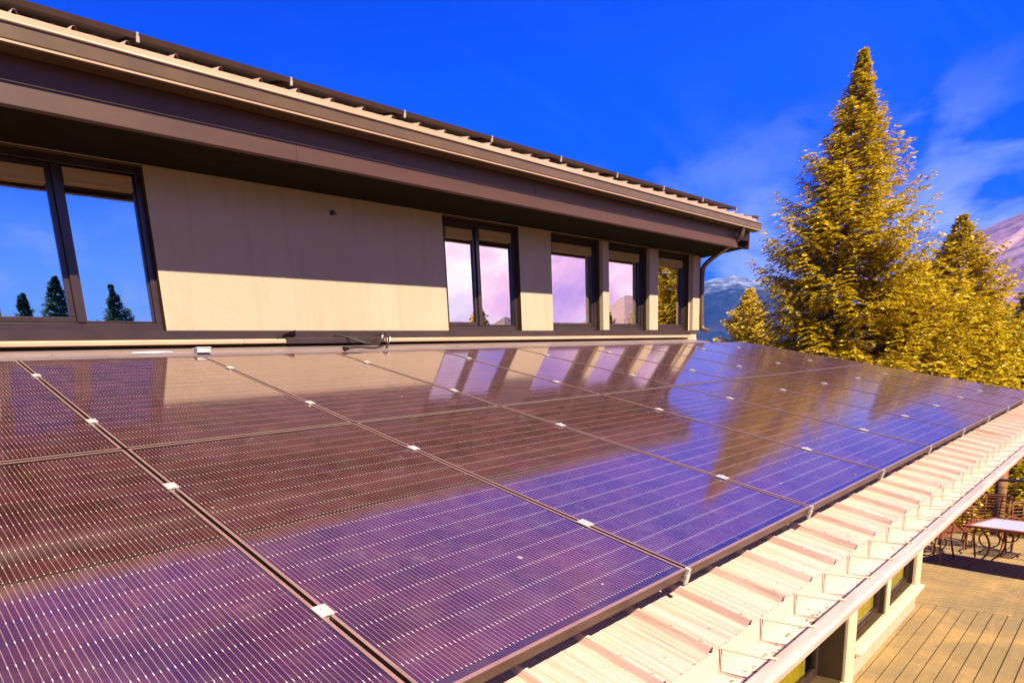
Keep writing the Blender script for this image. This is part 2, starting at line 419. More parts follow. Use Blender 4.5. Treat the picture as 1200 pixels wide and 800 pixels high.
# ribbed metal roof sheets: profile across X, run along the slope
def ribbed(x0, x1, rib0, pitch, v0, v1, base, rh=.023, mi=0, topw=.015, botw=.033, minor=True):
    """base: function (x, v, n) -> world point. returns MB of a thick ribbed sheet"""
    pr = []; k = math.ceil((x0 - rib0) / pitch); pr.append((x0, 0))
    while rib0 + k * pitch < x1 - botw:
        c = rib0 + k * pitch
        if c > x0 + botw:
            pr += [(c - botw / 2, 0), (c - topw / 2, rh), (c + topw / 2, rh), (c + botw / 2, 0)]
            if minor:
                for q in (.36, .64):
                    d = c + pitch * q
                    if d < x1 - .02: pr += [(d - .012, 0), (d - .005, .0035), (d + .005, .0035), (d + .012, 0)]
        k += 1
    pr.append((x1, 0)); m = MB()
    segs = 24
    for j in range(segs + 1):
        v = v0 + (v1 - v0) * j / segs
        for (x, h) in pr:
            wob = .0012 * noise.noise(Vector((x * 3, v * 2, 0)))
            m.v.append(tuple(base(x, v, h + wob)))
    w = len(pr)
    for j in range(segs):
        for i in range(w - 1): m.f.append((j*w+i, j*w+i+1, (j+1)*w+i+1, (j+1)*w+i)); m.mi.append(mi)
    o = len(m.v)                                   # underside and front edge
    for v in (v0, v1):
        for (x, h) in pr: m.v.append(tuple(base(x, v, h - .0015)))
    for i in range(w - 1):
        m.f.append((i, i + 1, o + i + 1, o + i)); m.mi.append(mi)
        m.f.append((o+i, o+i+1, o+w+i+1, o+w+i)); m.mi.append(mi)
    return m
def up_base(x, v, n): return (x, 1.50 + v * CS - n * SN, 2.276 + v * SN + n * CS)
r1 = ribbed(XL - .3, EX + .06, .28, .2975, 0, 6.6, up_base, rh=.022, botw=.034, topw=.012)
r1.build('upper_roof', M['roof'], house)
mb = MB(); mb.box((XL - .3, 1.4955, 2.225), (EX + .04, 1.4985, 2.272)); mb.build('drip_edge', M['ledge'], house)
mb = MB(); mb.add([up_base(EX+.03, -.0, .003), up_base(EX+.12, 0, .003), up_base(EX+.12, 6.6, .003), up_base(EX+.03, 6.6, .003), up_base(EX+.03, 0, .045), up_base(EX+.12, 0, .045), up_base(EX+.12, 6.6, .045), up_base(EX+.03, 6.6, .045)],
                  [(0,3,2,1),(4,5,6,7),(0,1,5,4),(1,2,6,5),(2,3,7,6),(3,0,4,7)])
mb.build('rake_flashing', M['gutter_dark'], house)
# roof decking under the sheet so that no sky shows beneath it
mb = MB(); mb.add([up_base(XL-.3,.05,-.03), up_base(EX-.005,.05,-.03), up_base(EX-.005,6.6,-.03), up_base(XL-.3,6.6,-.03), up_base(XL-.3,.05,-.006), up_base(EX-.005,.05,-.006), up_base(EX-.005,6.6,-.006), up_base(XL-.3,6.6,-.006)],
       [(0,3,2,1),(4,5,6,7),(0,1,5,4),(1,2,6,5),(2,3,7,6),(3,0,4,7)])
mb.build('roof_boarding', M['soffit'], house)
# upper gutter: box profile with rolled lip
def gutter(par, x0, x1, yb, yf, zt, zb, mats, name, lip, zback=None):
    t = .004; m = MB(); zback = zback or zt
    outer = [(yb, zback), (yb, zb), (yf + .012, zb), (yf, zb + .02), (yf, zt)]
    inner = [(yf + t, zt), (yf + t, zb + .022), (yf + .014, zb + t), (yb - t, zb + t), (yb - t, zback)]
    m.extrude_x(outer + inner, x0, x1)
    m.box((x0 - .003, yf + .001, zb + .001), (x0, yb - .001, zt - .004)); m.box((x1, yf + .001, zb + .001), (x1 + .003, yb - .001, zt - .004))
    g = m.build(name, mats[0], par)
    return g
ug = gutter(house, XL - .3, 10.34, 1.565, 1.45, 2.205, 2.105, [M['gutter_dark']], 'upper_gutter', .02)
mb = MB(); mb.tube([(XL - .3, 1.447, 2.207), (10.343, 1.447, 2.207)], .0085, 8); mb.build('rolled_lip', M['ledge'], ug, smooth=True)
mb = MB(); mb.box((XL - .3, 1.443, 2.102), (10.343, 1.4485, 2.112)); mb.build('lower_bead', M['ledge'], ug)
# downpipe with swan neck
path = [(9.76, 1.50, 2.12), (9.76, 1.50, 2.04), (9.765, 1.53, 1.97), (9.78, 1.70, 1.885), (9.80, 1.95, 1.775), (9.81, 2.055, 1.70), (9.812, 2.085, 1.62), (9.812, 2.085, .80), (9.815, 2.05, .745), (9.83, 1.98, .72)]
def smooth_path(P, it=2):
    P = [Vector(p) for p in P]
    for _ in range(it):
        Q = [P[0]]
        for a, b in zip(P, P[1:]): Q += [a * .75 + b * .25, a * .25 + b * .75]
        Q.append(P[-1]); P = Q
    return P
dp = MB().tube(smooth_path(path), .036, 12).build('downpipe', M['gutter_dark'], house, smooth=True)
mb = MB(); mb.tube([(9.812, 2.085, 1.60), (9.812, 2.085, 1.575)], .041, 12); mb.build('pipe_collar', M['gutter_dark'], dp)
mb = MB(); mb.tube([(9.812, 2.085, .96), (9.812, 2.085, .935)], .041, 12); mb.build('pipe_collar', M['gutter_dark'], dp)

# flashing where the lower roof meets the upper wall
LX = 9.36
mb = MB(); mb.box((XL, 2.10, .675), (9.5, 2.149, .738)); mb.build('base_shadow_strip', M['frame'], house)  # dark strip stands in for the shaded recess below the windows
mb = MB(); x = XL
while x < LX:
    x2 = min(x + 2.44, LX); mb.extrude_x([(2.02, .628), (2.02, .652), (2.034, .664), (2.148, .674), (2.148, .628)], x + .0015, x2 - .0015); x = x2
mb.build('wall_ledge', M['ledge'], house, bevel=.002)
mb = MB(); mb.extrude_x([(1.735, .516), (1.735, .530), (2.13, .622), (2.13, .608)], XL, LX - .02)
for k in range(24): mb.tube([(XL + .3 + k * .52, 1.80, .5475), (XL + .3 + k * .52, 1.799, .552)], .006, 6)
mb.build('roof_flashing', M['flash'], house)
mb = MB(); mb.extrude_x([(1.73, .42), (1.73, .512), (2.13, .60), (2.13, .42)], XL, LX - .05); mb.build('flashing_backing', M['frame'], house)

# lower roof, gutter and wall
def lo_base(x, v, n): n -= .12; return (x, v * CS - n * SN, v * SN + n * CS)
RX = 10.75
lr = ribbed(XL, RX, .94, .277, -1.962, 2.2, lo_base)
k = math.ceil((XL - .94) / .277) + 1
while .94 + k * .277 < RX - .1:
    for v in (-1.93, -1.84):
        a = lo_base(.94 + k * .277, v, .0225); b = lo_base(.94 + k * .277, v, .0275); lr.tube([a, b], [.006, .004], 6)
    for v in (-1.90,):
        a = lo_base(.94 + (k + .5) * .277, v, .0); b = lo_base(.94 + (k + .5) * .277, v, .004); lr.tube([a, b], [.0055, .004], 6)
    k += 1
lr.build('lower_roof', M['roof'], house)
mb = MB(); z = (-1.95, 2.18)
mb.add([lo_base(a, b, c) for c in (-.06, -.008) for (a, b) in ((XL, z[0]), (RX-.01, z[0]), (RX-.01, z[1]), (XL, z[1]))], [(0,3,2,1),(4,5,6,7),(0,1,5,4),(1,2,6,5),(2,3,7,6),(3,0,4,7)])
mb.build('lower_roof_boarding', M['soffit'], house)
lg = gutter(house, XL, RX, -1.835, -1.985, -.698, -.775, [M['gutter']], 'lower_gutter', .02, -.69)
mb = MB(); mb.extrude_x([(-2.022, -.712), (-2.022, -.695), (-2.012, -.688), (-1.978, -.688), (-1.978, -.697), (-2.01, -.700), (-2.012, -.712)], XL, RX)
mb.build('gutter_lip', M['lip'], lg)
# bright apron turned down into the trough
mb = MB(); mb.add([(XL, -1.84, -.690), (RX, -1.84, -.690), (RX, -1.8335, -.773), (XL, -1.8335, -.773)], [(0, 1, 2, 3)]); 
br = None
bx = 1.01 - .305 * 13
while bx < RX - .1:
    if br is None:
        m = MB(); m.box((-.0045, -1.99, -.6935), (.0045, -1.842, -.6905), 1)
        m.tube([(0, -1.846, -.694), (0, -1.846, -.766), (0, -1.90, -.7685), (0, -1.955, -.768), (0, -1.975, -.745), (0, -1.977, -.70)], .002, 5)
        m.box((-.008, -1.990, -.6865), (.008, -1.972, -.6840), 1)
        off = -house.location - lg.location
        m.v = [(a, b - house.location.y, c - house.location.z) for a, b, c in m.v]
        br = m.build('gutter_bracket', [M['lip'], M['trim']], lg, local=True); br.location = (bx, 0, 0)
    else:
        c = br.copy(); COL.objects.link(c); c.parent = lg; c.location = (bx, 0, 0)
    bx += .305
# dry needles and leaf bits caught in the trough
rnd = random.Random(5); m = MB()
for i in range(5200):
    x = XL + (RX - XL) * rnd.random()
    cl = noise.noise(Vector((x * 2.2, 3, 0)))
    if rnd.random() > .62 + 1.3 * cl: continue
    y = -1.972 + abs(rnd.gauss(0, .035)); a = rnd.random() * 6.28; l = rnd.uniform(.006, .022); w = rnd.uniform(.0015, .005); z = -.7705 + rnd.random() * .004
    if y > -1.85: continue
    dx, dy = math.cos(a) * l, math.sin(a) * l; ex, ey = -math.sin(a) * w, math.cos(a) * w
    m.add([(x - dx, y - dy * .5, z), (x + ex, y + ey, z + .002), (x + dx, y + dy * .5, z + .001), (x - ex, y - ey, z)], [(0, 3, 2, 1)])
M['litter'] = simple('dry_leaf_litter', (.20, .09, .03), (.34, .18, .07), rough=.9, scale=60)
tag(m.build('leaf_litter', M['litter']), kind='stuff')
# eave underside
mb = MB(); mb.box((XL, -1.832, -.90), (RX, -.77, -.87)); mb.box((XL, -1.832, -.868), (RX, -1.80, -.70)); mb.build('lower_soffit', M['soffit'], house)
YL = -.78; LWX = 10.12
LOPS = [(3.3, 6.80, DECK + .12, -1.15), (7.12, 8.37, -2.975, -1.15), (8.53, 9.81, -2.96, -1.15)]
mb = MB(); wall_mesh(mb, XL, LWX, DECK, -.90, YL, .30, LOPS, 1)
mb.box((LWX - .2, YL + .302, DECK), (LWX, 2.1, -.3)); mb.box((XL, YL + .302, DECK), (XL + .2, 8, -.3))
mb.box((XL, 7.8, DECK - 1), (XR, 8, 3.7)); mb.box((XR - .2, 2.5, DECK), (XR - .002, 7.8, .59)); mb.box((XL, YL + 2.9, DECK), (LWX - .3, YL + 3.0, -.5))
mb.build('lower_wall', [M['stucco'], M['reveal']], house)
for o in LOPS[1:]: window(*o, [], yd=.10, glass='glass_low', yw=YL, fw=.055, blind=False, glow_sheet=True)
# sliding door with two leaves
dz0 = DECK + .12
mb = MB(); y = YL + .17
for a, b in ((3.303, 5.1), (5.03, 6.797)):
    yy = y + (.05 if a > 4 else 0)
    mb.box((a, yy, dz0 + .003), (b, yy + .045, dz0 + .10)); mb.box((a, yy, -1.25), (b, yy + .045, -1.153))
    mb.box((a, yy, dz0 + .101), (a + .08, yy + .045, -1.251)); mb.box((b - .08, yy, dz0 + .101), (b, yy + .045, -1.251))
door = mb.build('sliding_door', M['frame'], house, bevel=.003)
MB().box((3.38, y + .018, dz0 + .10), (5.02, y + .024, -1.25)).build('pane', M['glass_low'], door)
MB().box((5.11, y + .068, dz0 + .10), (6.717, y + .074, -1.25)).build('pane', M['glass_low'], door)
MB().box((5.055, y - .03, -2.5), (5.075, y - .002, -2.2)).build('handle', M['clamp'], door)
n = 24; cm = MB(); vs = []
for k in range(n + 1):
    xx = 5.3 + 1.3 * k / n; vs += [(xx, YL + .30 + .03 * math.sin(k * 2.1), dz0), (xx, YL + .30 + .03 * math.sin(k * 2.1), -1.2)]
cm.add(vs, [(2*k, 2*k+2, 2*k+3, 2*k+1) for k in range(n)]).build('glow_sheet', M['glow_sheet'], door)
MB().box((3.25, YL - .09, DECK + .005), (6.78, YL + .29, DECK + .118)).build('door_step', M['trim'], house, bevel=.006)
# cream trims and projecting sill shelf
mb = MB()
mb.box((6.803, YL - .028, DECK + .002), (7.117, YL - .002, -.905)); mb.box((9.83, YL - .028, DECK + .20), (LWX + .03, YL - .002, -.905))
mb.box((8.372, YL - .022, -2.98), (8.528, YL - .002, -.905)); mb.box((7.118, YL - .034, -3.04), (9.829, YL - .002, -2.982))
mb.build('wall_trim', M['trim'], house, bevel=.004)
mb = MB(); mb.extrude_x([(-.782, -3.05), (-.86, -3.062), (-.86, -3.09), (-.782, -3.10)], 7.12, LWX + .05); mb.build('sill_shelf', M['trim'], house, bevel=.005)

# mounting rails carrying the lower array
UL, UH, CLo, CHi = .403, 1.339, -.451, -1.375
for v in (UH, UL, CLo, CHi):
    m = MB(); pts = [lo_base(a, v + b, c + .12) for c in (-.083, -.036) for (a, b) in ((-1.2, -.02), (10.36, -.02), (10.36, .02), (-1.2, .02))]
    m.add(pts, [(0,3,2,1),(4,5,6,7),(0,1,5,4),(1,2,6,5),(2,3,7,6),(3,0,4,7)]); m.build('mounting_rail', M['pframe'], house)
for v in (.55, 1.6):
    m = MB(); pts = [up_base(a, v + b, c) for c in (.034, .099) for (a, b) in ((-1.3, -.02), (10.05, -.02), (10.05, .02), (-1.3, .02))]
    m.add(pts, [(0,3,2,1),(4,5,6,7),(0,1,5,4),(1,2,6,5),(2,3,7,6),(3,0,4,7)]); m.build('mounting_rail', M['pframe'], house)

# ------------------------------------------------------------------ solar panels
W, H = 1.15, 1.7645
def panel_meshes():
    w, h = (W - .014) / 2, (H - .014) / 2; t = .033; lip = .011
    fm = MB()
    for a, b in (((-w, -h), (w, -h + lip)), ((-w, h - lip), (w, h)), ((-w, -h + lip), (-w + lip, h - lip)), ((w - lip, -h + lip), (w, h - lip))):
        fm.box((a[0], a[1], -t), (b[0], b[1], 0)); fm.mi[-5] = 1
    cm = MB()
    cm.add([(-w+lip, -h+lip, -.0018), (w-lip, -h+lip, -.0018), (w-lip, h-lip, -.0018), (-w+lip, h-lip, -.0018), (-w+lip, -h+lip, -.008), (w-lip, -h+lip, -.008), (w-lip, h-lip, -.008), (-w+lip, h-lip, -.008)],
           [(0,1,2,3),(7,6,5,4),(0,4,5,1),(1,5,6,2),(2,6,7,3),(3,7,4,0)]); cm.mi[1] = 1
    kl = MB()
    kl.box((-.021, -.024, .0005), (.021, .024, .006)); kl.box((-.006, -.022, -.028), (.006, .022, 0)); kl.tube([(0, 0, .006), (0, 0, .0125)], .0075, 6)
    tc = MB()
    tc.box((-.0065, -.004, -.045), (.0065, .012, .003)); tc.box((-.011, -.006, -.050), (.011, -.001, -.018))
    return fm, cm, kl, tc
ORD = ['nearest', 'second', 'third', 'fourth', 'fifth', 'sixth', 'seventh', 'eighth', 'ninth', 'tenth']
def make_panel(name):
    root = empty(name); fm, cm, kl, tc = panel_meshes()
    f = fm.build('panel_frame', [M['pframe'], M['pframe_glint']], root, local=True)
    cm.build('cell_sheet', [M['cells'], M['backsheet']], root, local=True)
    return root, kl, tc
proto, kl, tc = make_panel('solar_panel')
kproto = None
first = True
panels = []
for row in ('lower', 'upper'):
    vc = -H / 2 if row == 'lower' else H / 2
    for k in range(-1, 9):
        if first: o = proto; first = False
        else:
            o = empty('solar_panel')
            for ch in [c for c in scene.objects if c.parent == proto and c.name.split('.')[0] in ('panel_frame', 'cell_sheet')]:
                c = ch.copy(); COL.objects.link(c); c.parent = o
        o.location = ((k + .5) * W, vc * CS, vc * SN); o.rotation_euler = (S, 0, 0)
        tag(o, f'{ORD[k+1]} solar panel from the camera in the ' + ('gutter side row beside the metal roofing' if row == 'lower' else 'wall side row under the windows'),
            'solar panel', 'solar panels on the lower roof')
        if k >= 0:
            for v in ((CLo, CHi) if row == 'lower' else (UL, UH)):
                if kproto is None: c = kproto = kl.build('panel_clamp', M['clamp'], o, local=True, bevel=.001)
                else: c = kproto.copy(); COL.objects.link(c); c.parent = o
                c.location = (-W / 2, v - vc, 0)
        panels.append((o, k, row))
        if row == 'lower' and k >= 0:
            if k == 0: c = tproto = tc.build('edge_clip', M['clamp'], o, local=True)
            else: c = tproto.copy(); COL.objects.link(c); c.parent = o
            c.location = (-W / 2, -H / 2 + .002, 0)
# array on the upper roof
for i in range(11):
    x = -1.20 + i * 1.136
    if x > 9.1: continue
    o = empty('solar_panel')
    for ch in [c for c in scene.objects if c.parent == proto and c.name.split('.')[0] in ('panel_frame', 'cell_sheet')]:
        c = ch.copy(); COL.objects.link(c); c.parent = o
    vv = .262 / CS + H / 2
    o.location = up_base(x + .54, vv, .134); o.rotation_euler = (S, 0, 0); o.scale = (.985, 1, 1)
    tag(o, f'{ORD[i] if i < 10 else "last"} solar panel from the camera along the upper roof above the eave', 'solar panel', 'solar panels on the upper roof')
    c = tproto.copy(); COL.objects.link(c); c.parent = o; c.location = (W / 2, -H / 2 + .002, 0)

# ------------------------------------------------------------------ bits lying by the wall
jb = empty('junction_box', (1.19, 1.74, .545), label='small white junction box on the flashing at the panel corner', cat='box')
m = MB(); m.box((1.14, 1.72, .535), (1.24, 1.79, .566)); m.build('box_body', M['white'], jb, bevel=.006)
m = MB(); m.box((1.134, 1.715, .5665), (1.246, 1.795, .573)); m.build('lid', M['white'], jb, bevel=.003)
m = MB(); m.tube([(.70 + .28 * t / 10, 1.765 + .015 * math.sin(t / 10 * math.pi), .549) for t in range(11)], [.003 + .006 * math.sin(math.pi * t / 10) for t in range(11)], 8)
tag(m.build('white_strip', M['white'], smooth=True), 'thin white strip lying on the grey flashing by the panels', 'cable cover')  # thin white strip on the flashing
fl = empty('dark_strip', (2.6, 2.05, .66), label='dark strip lapped over the wall ledge with a pointed end', cat='cover strip')  # dark strip along one stretch of the ledge
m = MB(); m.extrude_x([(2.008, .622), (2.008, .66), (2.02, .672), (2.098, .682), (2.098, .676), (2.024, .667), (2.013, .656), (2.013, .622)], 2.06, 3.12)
m.build('strip_sheet', M['frame'], fl)
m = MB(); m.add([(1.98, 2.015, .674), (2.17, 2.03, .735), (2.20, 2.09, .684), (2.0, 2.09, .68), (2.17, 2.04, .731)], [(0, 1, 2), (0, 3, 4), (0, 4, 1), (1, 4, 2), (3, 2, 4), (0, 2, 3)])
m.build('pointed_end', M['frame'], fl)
cb = empty('cable_loops', (3.0, 1.9, .6), label='black cables looping out of two pale conduit ends at the wall base', cat='cables')
for i, pts in enumerate([[(2.62, 2.09, .70), (2.70, 1.98, .66), (2.80, 1.90, .60), (2.93, 1.88, .592)], [(2.45, 1.74, .545), (2.62, 1.76, .56), (2.80, 1.78, .545), (2.92, 1.80, .57)]]):
    MB().tube(smooth_path(pts, 3), .008, 8).build('cable', M['rubber'], cb, smooth=True)
for d in (0, .085):
    MB().tube([(3.00 + d*.2, 1.925 - d, .628 - d * .35), (3.08 + d * .2, 1.985 - d, .677 - d * .35)], .009, 10).build('conduit', M['white'], cb, smooth=True)
    MB().tube(smooth_path([(2.93 + d*.2, 1.87 - d, .585 - d * .35), (3.04 + d * .2, 1.955 - d, .655 - d * .35), (3.14 + d*.2, 2.04 - d * .5, .71), (3.16, 2.09, .70)], 2), .009, 8).build('cable', M['rubber'], cb, smooth=True)
MB().tube([(2.43, 1.73, .545), (2.49, 1.755, .548)], .017, 8).build('plug', M['rubber'], cb)

# ------------------------------------------------------------------ deck
mb = MB(); P = .1424; y0 = -8.0
k = 0; y = -.83 - P * 52
while y < 2.2:
    if y + P < -.79 or True:
        ya, yb = y + .0055, y + P - .0055
        x1 = 10.38
        mb.box((XL - 1, ya, DECK - .03), (x1, yb, DECK))
    y += P
mb.box((10.387, y0 - .3, DECK - .03), (10.60, 3, DECK + .0))
x = 10.607
while x < 15.3:
    mb.box((x, y0 - .3, DECK - .03), (x + .138, 3.0, DECK)); x += .1424
mb.box((XL - 1, y0 - .3, DECK - .35), (15.3, 3, DECK - .05))
tag(mb.build('deck', M['deck'], bevel=0), kind='structure')
# railing at the far edge
rl = empty('deck_railing', (15.2, -2, DECK), label='dark steel railing with horizontal cables along the far edge of the deck', cat='railing')
for yy in [-8, -6.2, -4.4, -2.6, .9, 2.7]:
    MB().box((15.17, yy - .025, DECK), (15.23, yy + .025, DECK + 1.05)).build('rail_post', M['rail'], rl, bevel=.004)
MB().box((15.15, -8.2, DECK + 1.05), (15.25, 2.9, DECK + 1.085)).build('top_rail', M['rail'], rl, bevel=.005)
for k in range(8):
    z = DECK + .09 + k * .12
    MB().tube([(15.2, -8.1, z), (15.2, 2.8, z)], .007 if k else .014, 6).build('cable', M['rail'], rl)

# ------------------------------------------------------------------ terrace furniture
a2 = math.atan2(-.30, .92)
tb = empty('patio_table', (12.75, -1.75, DECK), label='rust framed patio table with a pale glass top on curled iron legs', cat='table')
tb.rotation_euler = (0, 0, a2)
tw, tl = .42, .80     # half sizes; local x = depth, local y = length
m = MB()
for a, b in (((-tw, -tl), (tw, -tl + .07)), ((-tw, tl - .07), (tw, tl)), ((-tw, -tl + .07), (-tw + .07, tl - .07)), ((tw - .07, -tl + .07), (tw, tl - .07))):
    m.box((*a, .685), (*b, .72))
m.build('table_rim', M['rust'], tb, local=True, bevel=.006)
m = MB(); m.box((-tw + .068, -tl + .068, .705), (tw - .068, tl - .068, .716)); m.build('table_top', M['white_board'], tb, local=True)
def ring(c, r, axis, n=18, sx=1, a0=0, a1=360):
    pts = []
    for i in range(n + 1):
        t = R(a0 + (a1 - a0) * i / n)
        if axis == 'x': pts.append((c[0], c[1] + r * sx * math.cos(t), c[2] + r * math.sin(t)))
        else: pts.append((c[0] + r * sx * math.cos(t), c[1], c[2] + r * math.sin(t)))
    return pts
for sx in (-1, 1):
    for sy in (-1, 1):
        m = MB(); m.tube(smooth_path([(sx*.3, sy*.62, .69), (sx*.22, sy*.5, .45), (sx*.24, sy*.52, .2), (sx*.38, sy*.72, .01)], 2), .014, 8)
        m.tube(ring((sx*.27, sy*.50, .50), .13, 'x'), .011, 6)
        m.build('leg', M['rust'], tb, local=True, smooth=True)
def make_chair():
    c = empty('patio_chair')
    m = MB(); n = 10                                    # seat frame and slats
    pts = [(-.24, -.23, .43), (.24, -.25, .44), (.24, .25, .44), (-.24, .23, .43), (-.24, -.23, .43)]
    m.tube(pts, .012, 6)
    for i in range(9):
        xx = -.2 + i * .05; m.box((xx - .017, -.235, .432), (xx + .017, .235, .440))
    m.build('seat', M['rust'], c, local=True)
    m = MB()                                            # barrel back of curved rails
    for i in range(7):
        z = .50 + i * .055; rr = .27 + i * .006
        m.tube([(-.06 - rr * .85 * math.cos(R(t)) - i * .012, rr * math.sin(R(t)), z) for t in range(-80, 81, 16)], .0085, 6)
    for t in (-75, -40, 0, 40, 75):
        m.tube([(-.06 - .27 * .85 * math.cos(R(t)), .27 * math.sin(R(t)), .43), (-.06 - .31 * .85 * math.cos(R(t)) - .075, .31 * math.sin(R(t)), .85)], .009, 6)
    m.tube([(-.06 - .312 * .85 * math.cos(R(t)) - .08, .312 * math.sin(R(t)), .865) for t in range(-84, 85, 12)], .015, 8)
    m.build('backrest', M['rust'], c, local=True, smooth=True)
    for s in (-1, 1):
        m = MB(); m.tube(smooth_path([(-.28, s*.25, .62), (0, s*.28, .66), (.2, s*.27, .64), (.24, s*.25, .58), (.22, s*.25, .44)], 2), .012, 8); m.build('armrest', M['rust'], c, local=True, smooth=True)
        for x in (-.22, .22):
            m = MB(); m.tube(smooth_path([(x, s*.23, .43), (x*1.05, s*.25, .25), (x*1.25, s*.27, .01)], 2), .013, 8); m.build('leg', M['rust'], c, local=True, smooth=True)
        m = MB(); m.tube(ring((0, s*.24, .26), .15, 'y', sx=1.1), .010, 6); m.build('leg_hoop', M['rust'], c, local=True, smooth=True)
    return c
ch0 = make_chair()
spots = [((13.55, -.62), 200, 'rusty iron patio chair standing left of the pale topped table'), ((13.75, -1.55), 170, 'rusty iron patio chair behind the far side of the pale topped table'),
         ((12.95, -.42), 262, 'rusty iron patio chair tucked in at the near left end of the table'),
         ((14.3, -.95), 190, 'rusty iron patio chair farthest back between the table and the railing')]
for i, ((x, y), a, lab) in enumerate(spots):
    c = ch0 if i == 0 else copy_tree(ch0)
    c.location = (x, y, DECK); c.rotation_euler = (0, 0, R(a)); tag(c, lab, 'chair', 'chairs round the patio table')

# ------------------------------------------------------------------ conifers
def conifer(name, seed, Ht, Rd, mats, trunk_r=.2, nb=260, twigs=12, leaf=.16, lean=(0, 0), prof=.85, base=.06, asym=None, lowcut=0., tw=.07, droop=.12):
    rnd = random.Random(seed)
    tr = MB(); cr = MB()
    top = Vector((lean[0], lean[1], Ht))
    def axis(h): t = h / Ht; return Vector((lean[0] * t + .10 * math.sin(t * 5 + seed), lean[1] * t + .08 * math.sin(t * 7 + seed), h))
    tr.tube([axis(Ht * i / 16) for i in range(17)], [trunk_r * (1 - i / 16.3) + .012 for i in range(17)], 9)
    for i in range(nb):
        t = base + (1 - base) * ((i + rnd.random()) / nb) ** .92
        h = Ht * t
        if t > .995: continue
        az = i * 2.39996 + rnd.uniform(-.5, .5)
        irr = 1 + .60 * noise.noise(Vector((math.cos(az) * 1.2 + seed, math.sin(az) * 1.2, t * 4))) + rnd.uniform(-.30, .26)
        ln = (Rd * max((1 - t), .0) ** prof * irr + .14 * min(1, (1 - t) * 9)) * (.42 + .58 * min(1, (1 - t) * 4.5))
        if t < lowcut: ln *= .55 + .45 * t / lowcut
        if asym: ln *= 1 + asym * math.cos(az - 1.5)
        p0 = axis(h); d = Vector((math.cos(az), math.sin(az), 0)); side = Vector((-d.y, d.x, 0))
        elev = .35 * t ** 2 + rnd.uniform(-.06, .1)
        seg = 7; pts = []
        for k in range(seg + 1):
            s = k / seg
            pts.append(p0 + d * ln * s + Vector((0, 0, ln * (elev * s - droop * math.sin(s * math.pi * .8) * 1.6 + .26 * s ** 3))) + side * ln * .05 * math.sin(s * 3 + i))
        tr.tube(pts, [max(.035 * ln / 3 * (1 - k / seg), .004) + .002 for k in range(seg + 1)], 4, cap=False)
        ntw = max(4, int(twigs * (.5 + ln / Rd)))
        for j in range(ntw):
            s = .18 + .82 * (j + rnd.random() * .8) / ntw
            s = min(s, .999); kk = s * seg; a = int(kk); q = pts[a].lerp(pts[min(a + 1, seg)], kk - a)
            for sd in (-1, 1):
                tl = ln * .34 * (1.12 - s) + (.10 + rnd.random() * .12) * min(1, .35 + (1 - t) * 4)
                td = (d * rnd.uniform(.5, 1.0) + side * sd * rnd.uniform(.5, 1.1) + Vector((0, 0, rnd.uniform(-.42, .28)))).normalized()
                nlf = max(3, int(tl / (leaf * .30)))
                pn = td.cross(Vector((rnd.uniform(-.5, .5), rnd.uniform(-.5, .5), 1))).normalized()
                for n_ in range(nlf):
                    c = q + td * tl * (n_ + rnd.random() * .7) / nlf + Vector((0, 0, -tl * .2 * (n_ / nlf) ** 2))
                    sg = 1 if n_ % 2 else -1
                    ld = (td + pn * sg * rnd.uniform(.35, .9) + Vector((rnd.uniform(-.25, .25), rnd.uniform(-.25, .25), rnd.uniform(-.3, .3)))).normalized()
                    wv = ld.cross(Vector((rnd.uniform(-.8, .8), rnd.uniform(-.8, .8), rnd.uniform(.2, 1)))).normalized() * leaf * rnd.uniform(.17, .30)
                    l2 = ld * leaf * rnd.uniform(.75, 1.35)
                    o = len(cr.v)
                    cr.v += [tuple(c - wv * .6), tuple(c + l2 * .5 - wv), tuple(c + l2 + wv * .1), tuple(c + l2 * .45 + wv)]
                    cr.f.append((o, o + 1, o + 2, o + 3)); cr.mi.append(0)
    root = empty(name)
    tr.build('trunk', M['bark'], root, local=True, smooth=True)
    cr.build('crown', mats, root, local=True)
    return root
G = 'conifers beyond the house'
t1 = conifer('spruce_tree', 3, 17.35, 4.5, M['needle'], .24, nb=470, twigs=16, leaf=.13, lean=(0, -.05), prof=.88)
t1.location = (32, 5.98, -5.5); tag(t1, 'tallest golden green spruce with a pointed crown rising above the far panels', 'tree', G)
t2 = conifer('spruce_tree', 11, 11.1, 3.7, M['needle'], .18, nb=300, twigs=13, leaf=.14, prof=.74, droop=.08)
t2.location = (36, 3.17, -5.6); tag(t2, 'shorter golden green spruce right of the tallest one with a rounded tip', 'tree', G)
t3 = conifer('spruce_tree', 21, 8.4, 2.0, M['needle_light'], .14, nb=230, twigs=10, leaf=.17, prof=.6, droop=.03)
t3.location = (40, 12.6, -3.9); tag(t3, 'small pale golden conifer close to the eave corner of the house', 'tree', G)
t4 = conifer('fir_tree', 31, 9.3, 3.0, M['needle'], .16, nb=230, twigs=11, leaf=.18, prof=.55)
t4.location = (34, 4.05, -5.6); tag(t4, 'bushy conifer filling the space between the two pointed spruces', 'tree', G)
t5 = conifer('fir_tree', 41, 8.8, 3.0, M['needle_dark'], .16, nb=220, twigs=10, leaf=.2, prof=.6)
t5.location = (45, 1.3, -5.4); tag(t5, 'dark olive conifer at the right edge below the purple mountain', 'tree', G)
t6 = copy_tree(t5); t6.location = (40, 2.6, -6.2); t6.rotation_euler = (0, 0, 2.2); tag(t6, 'dark low conifer just right of the shorter golden spruce', 'tree', G)
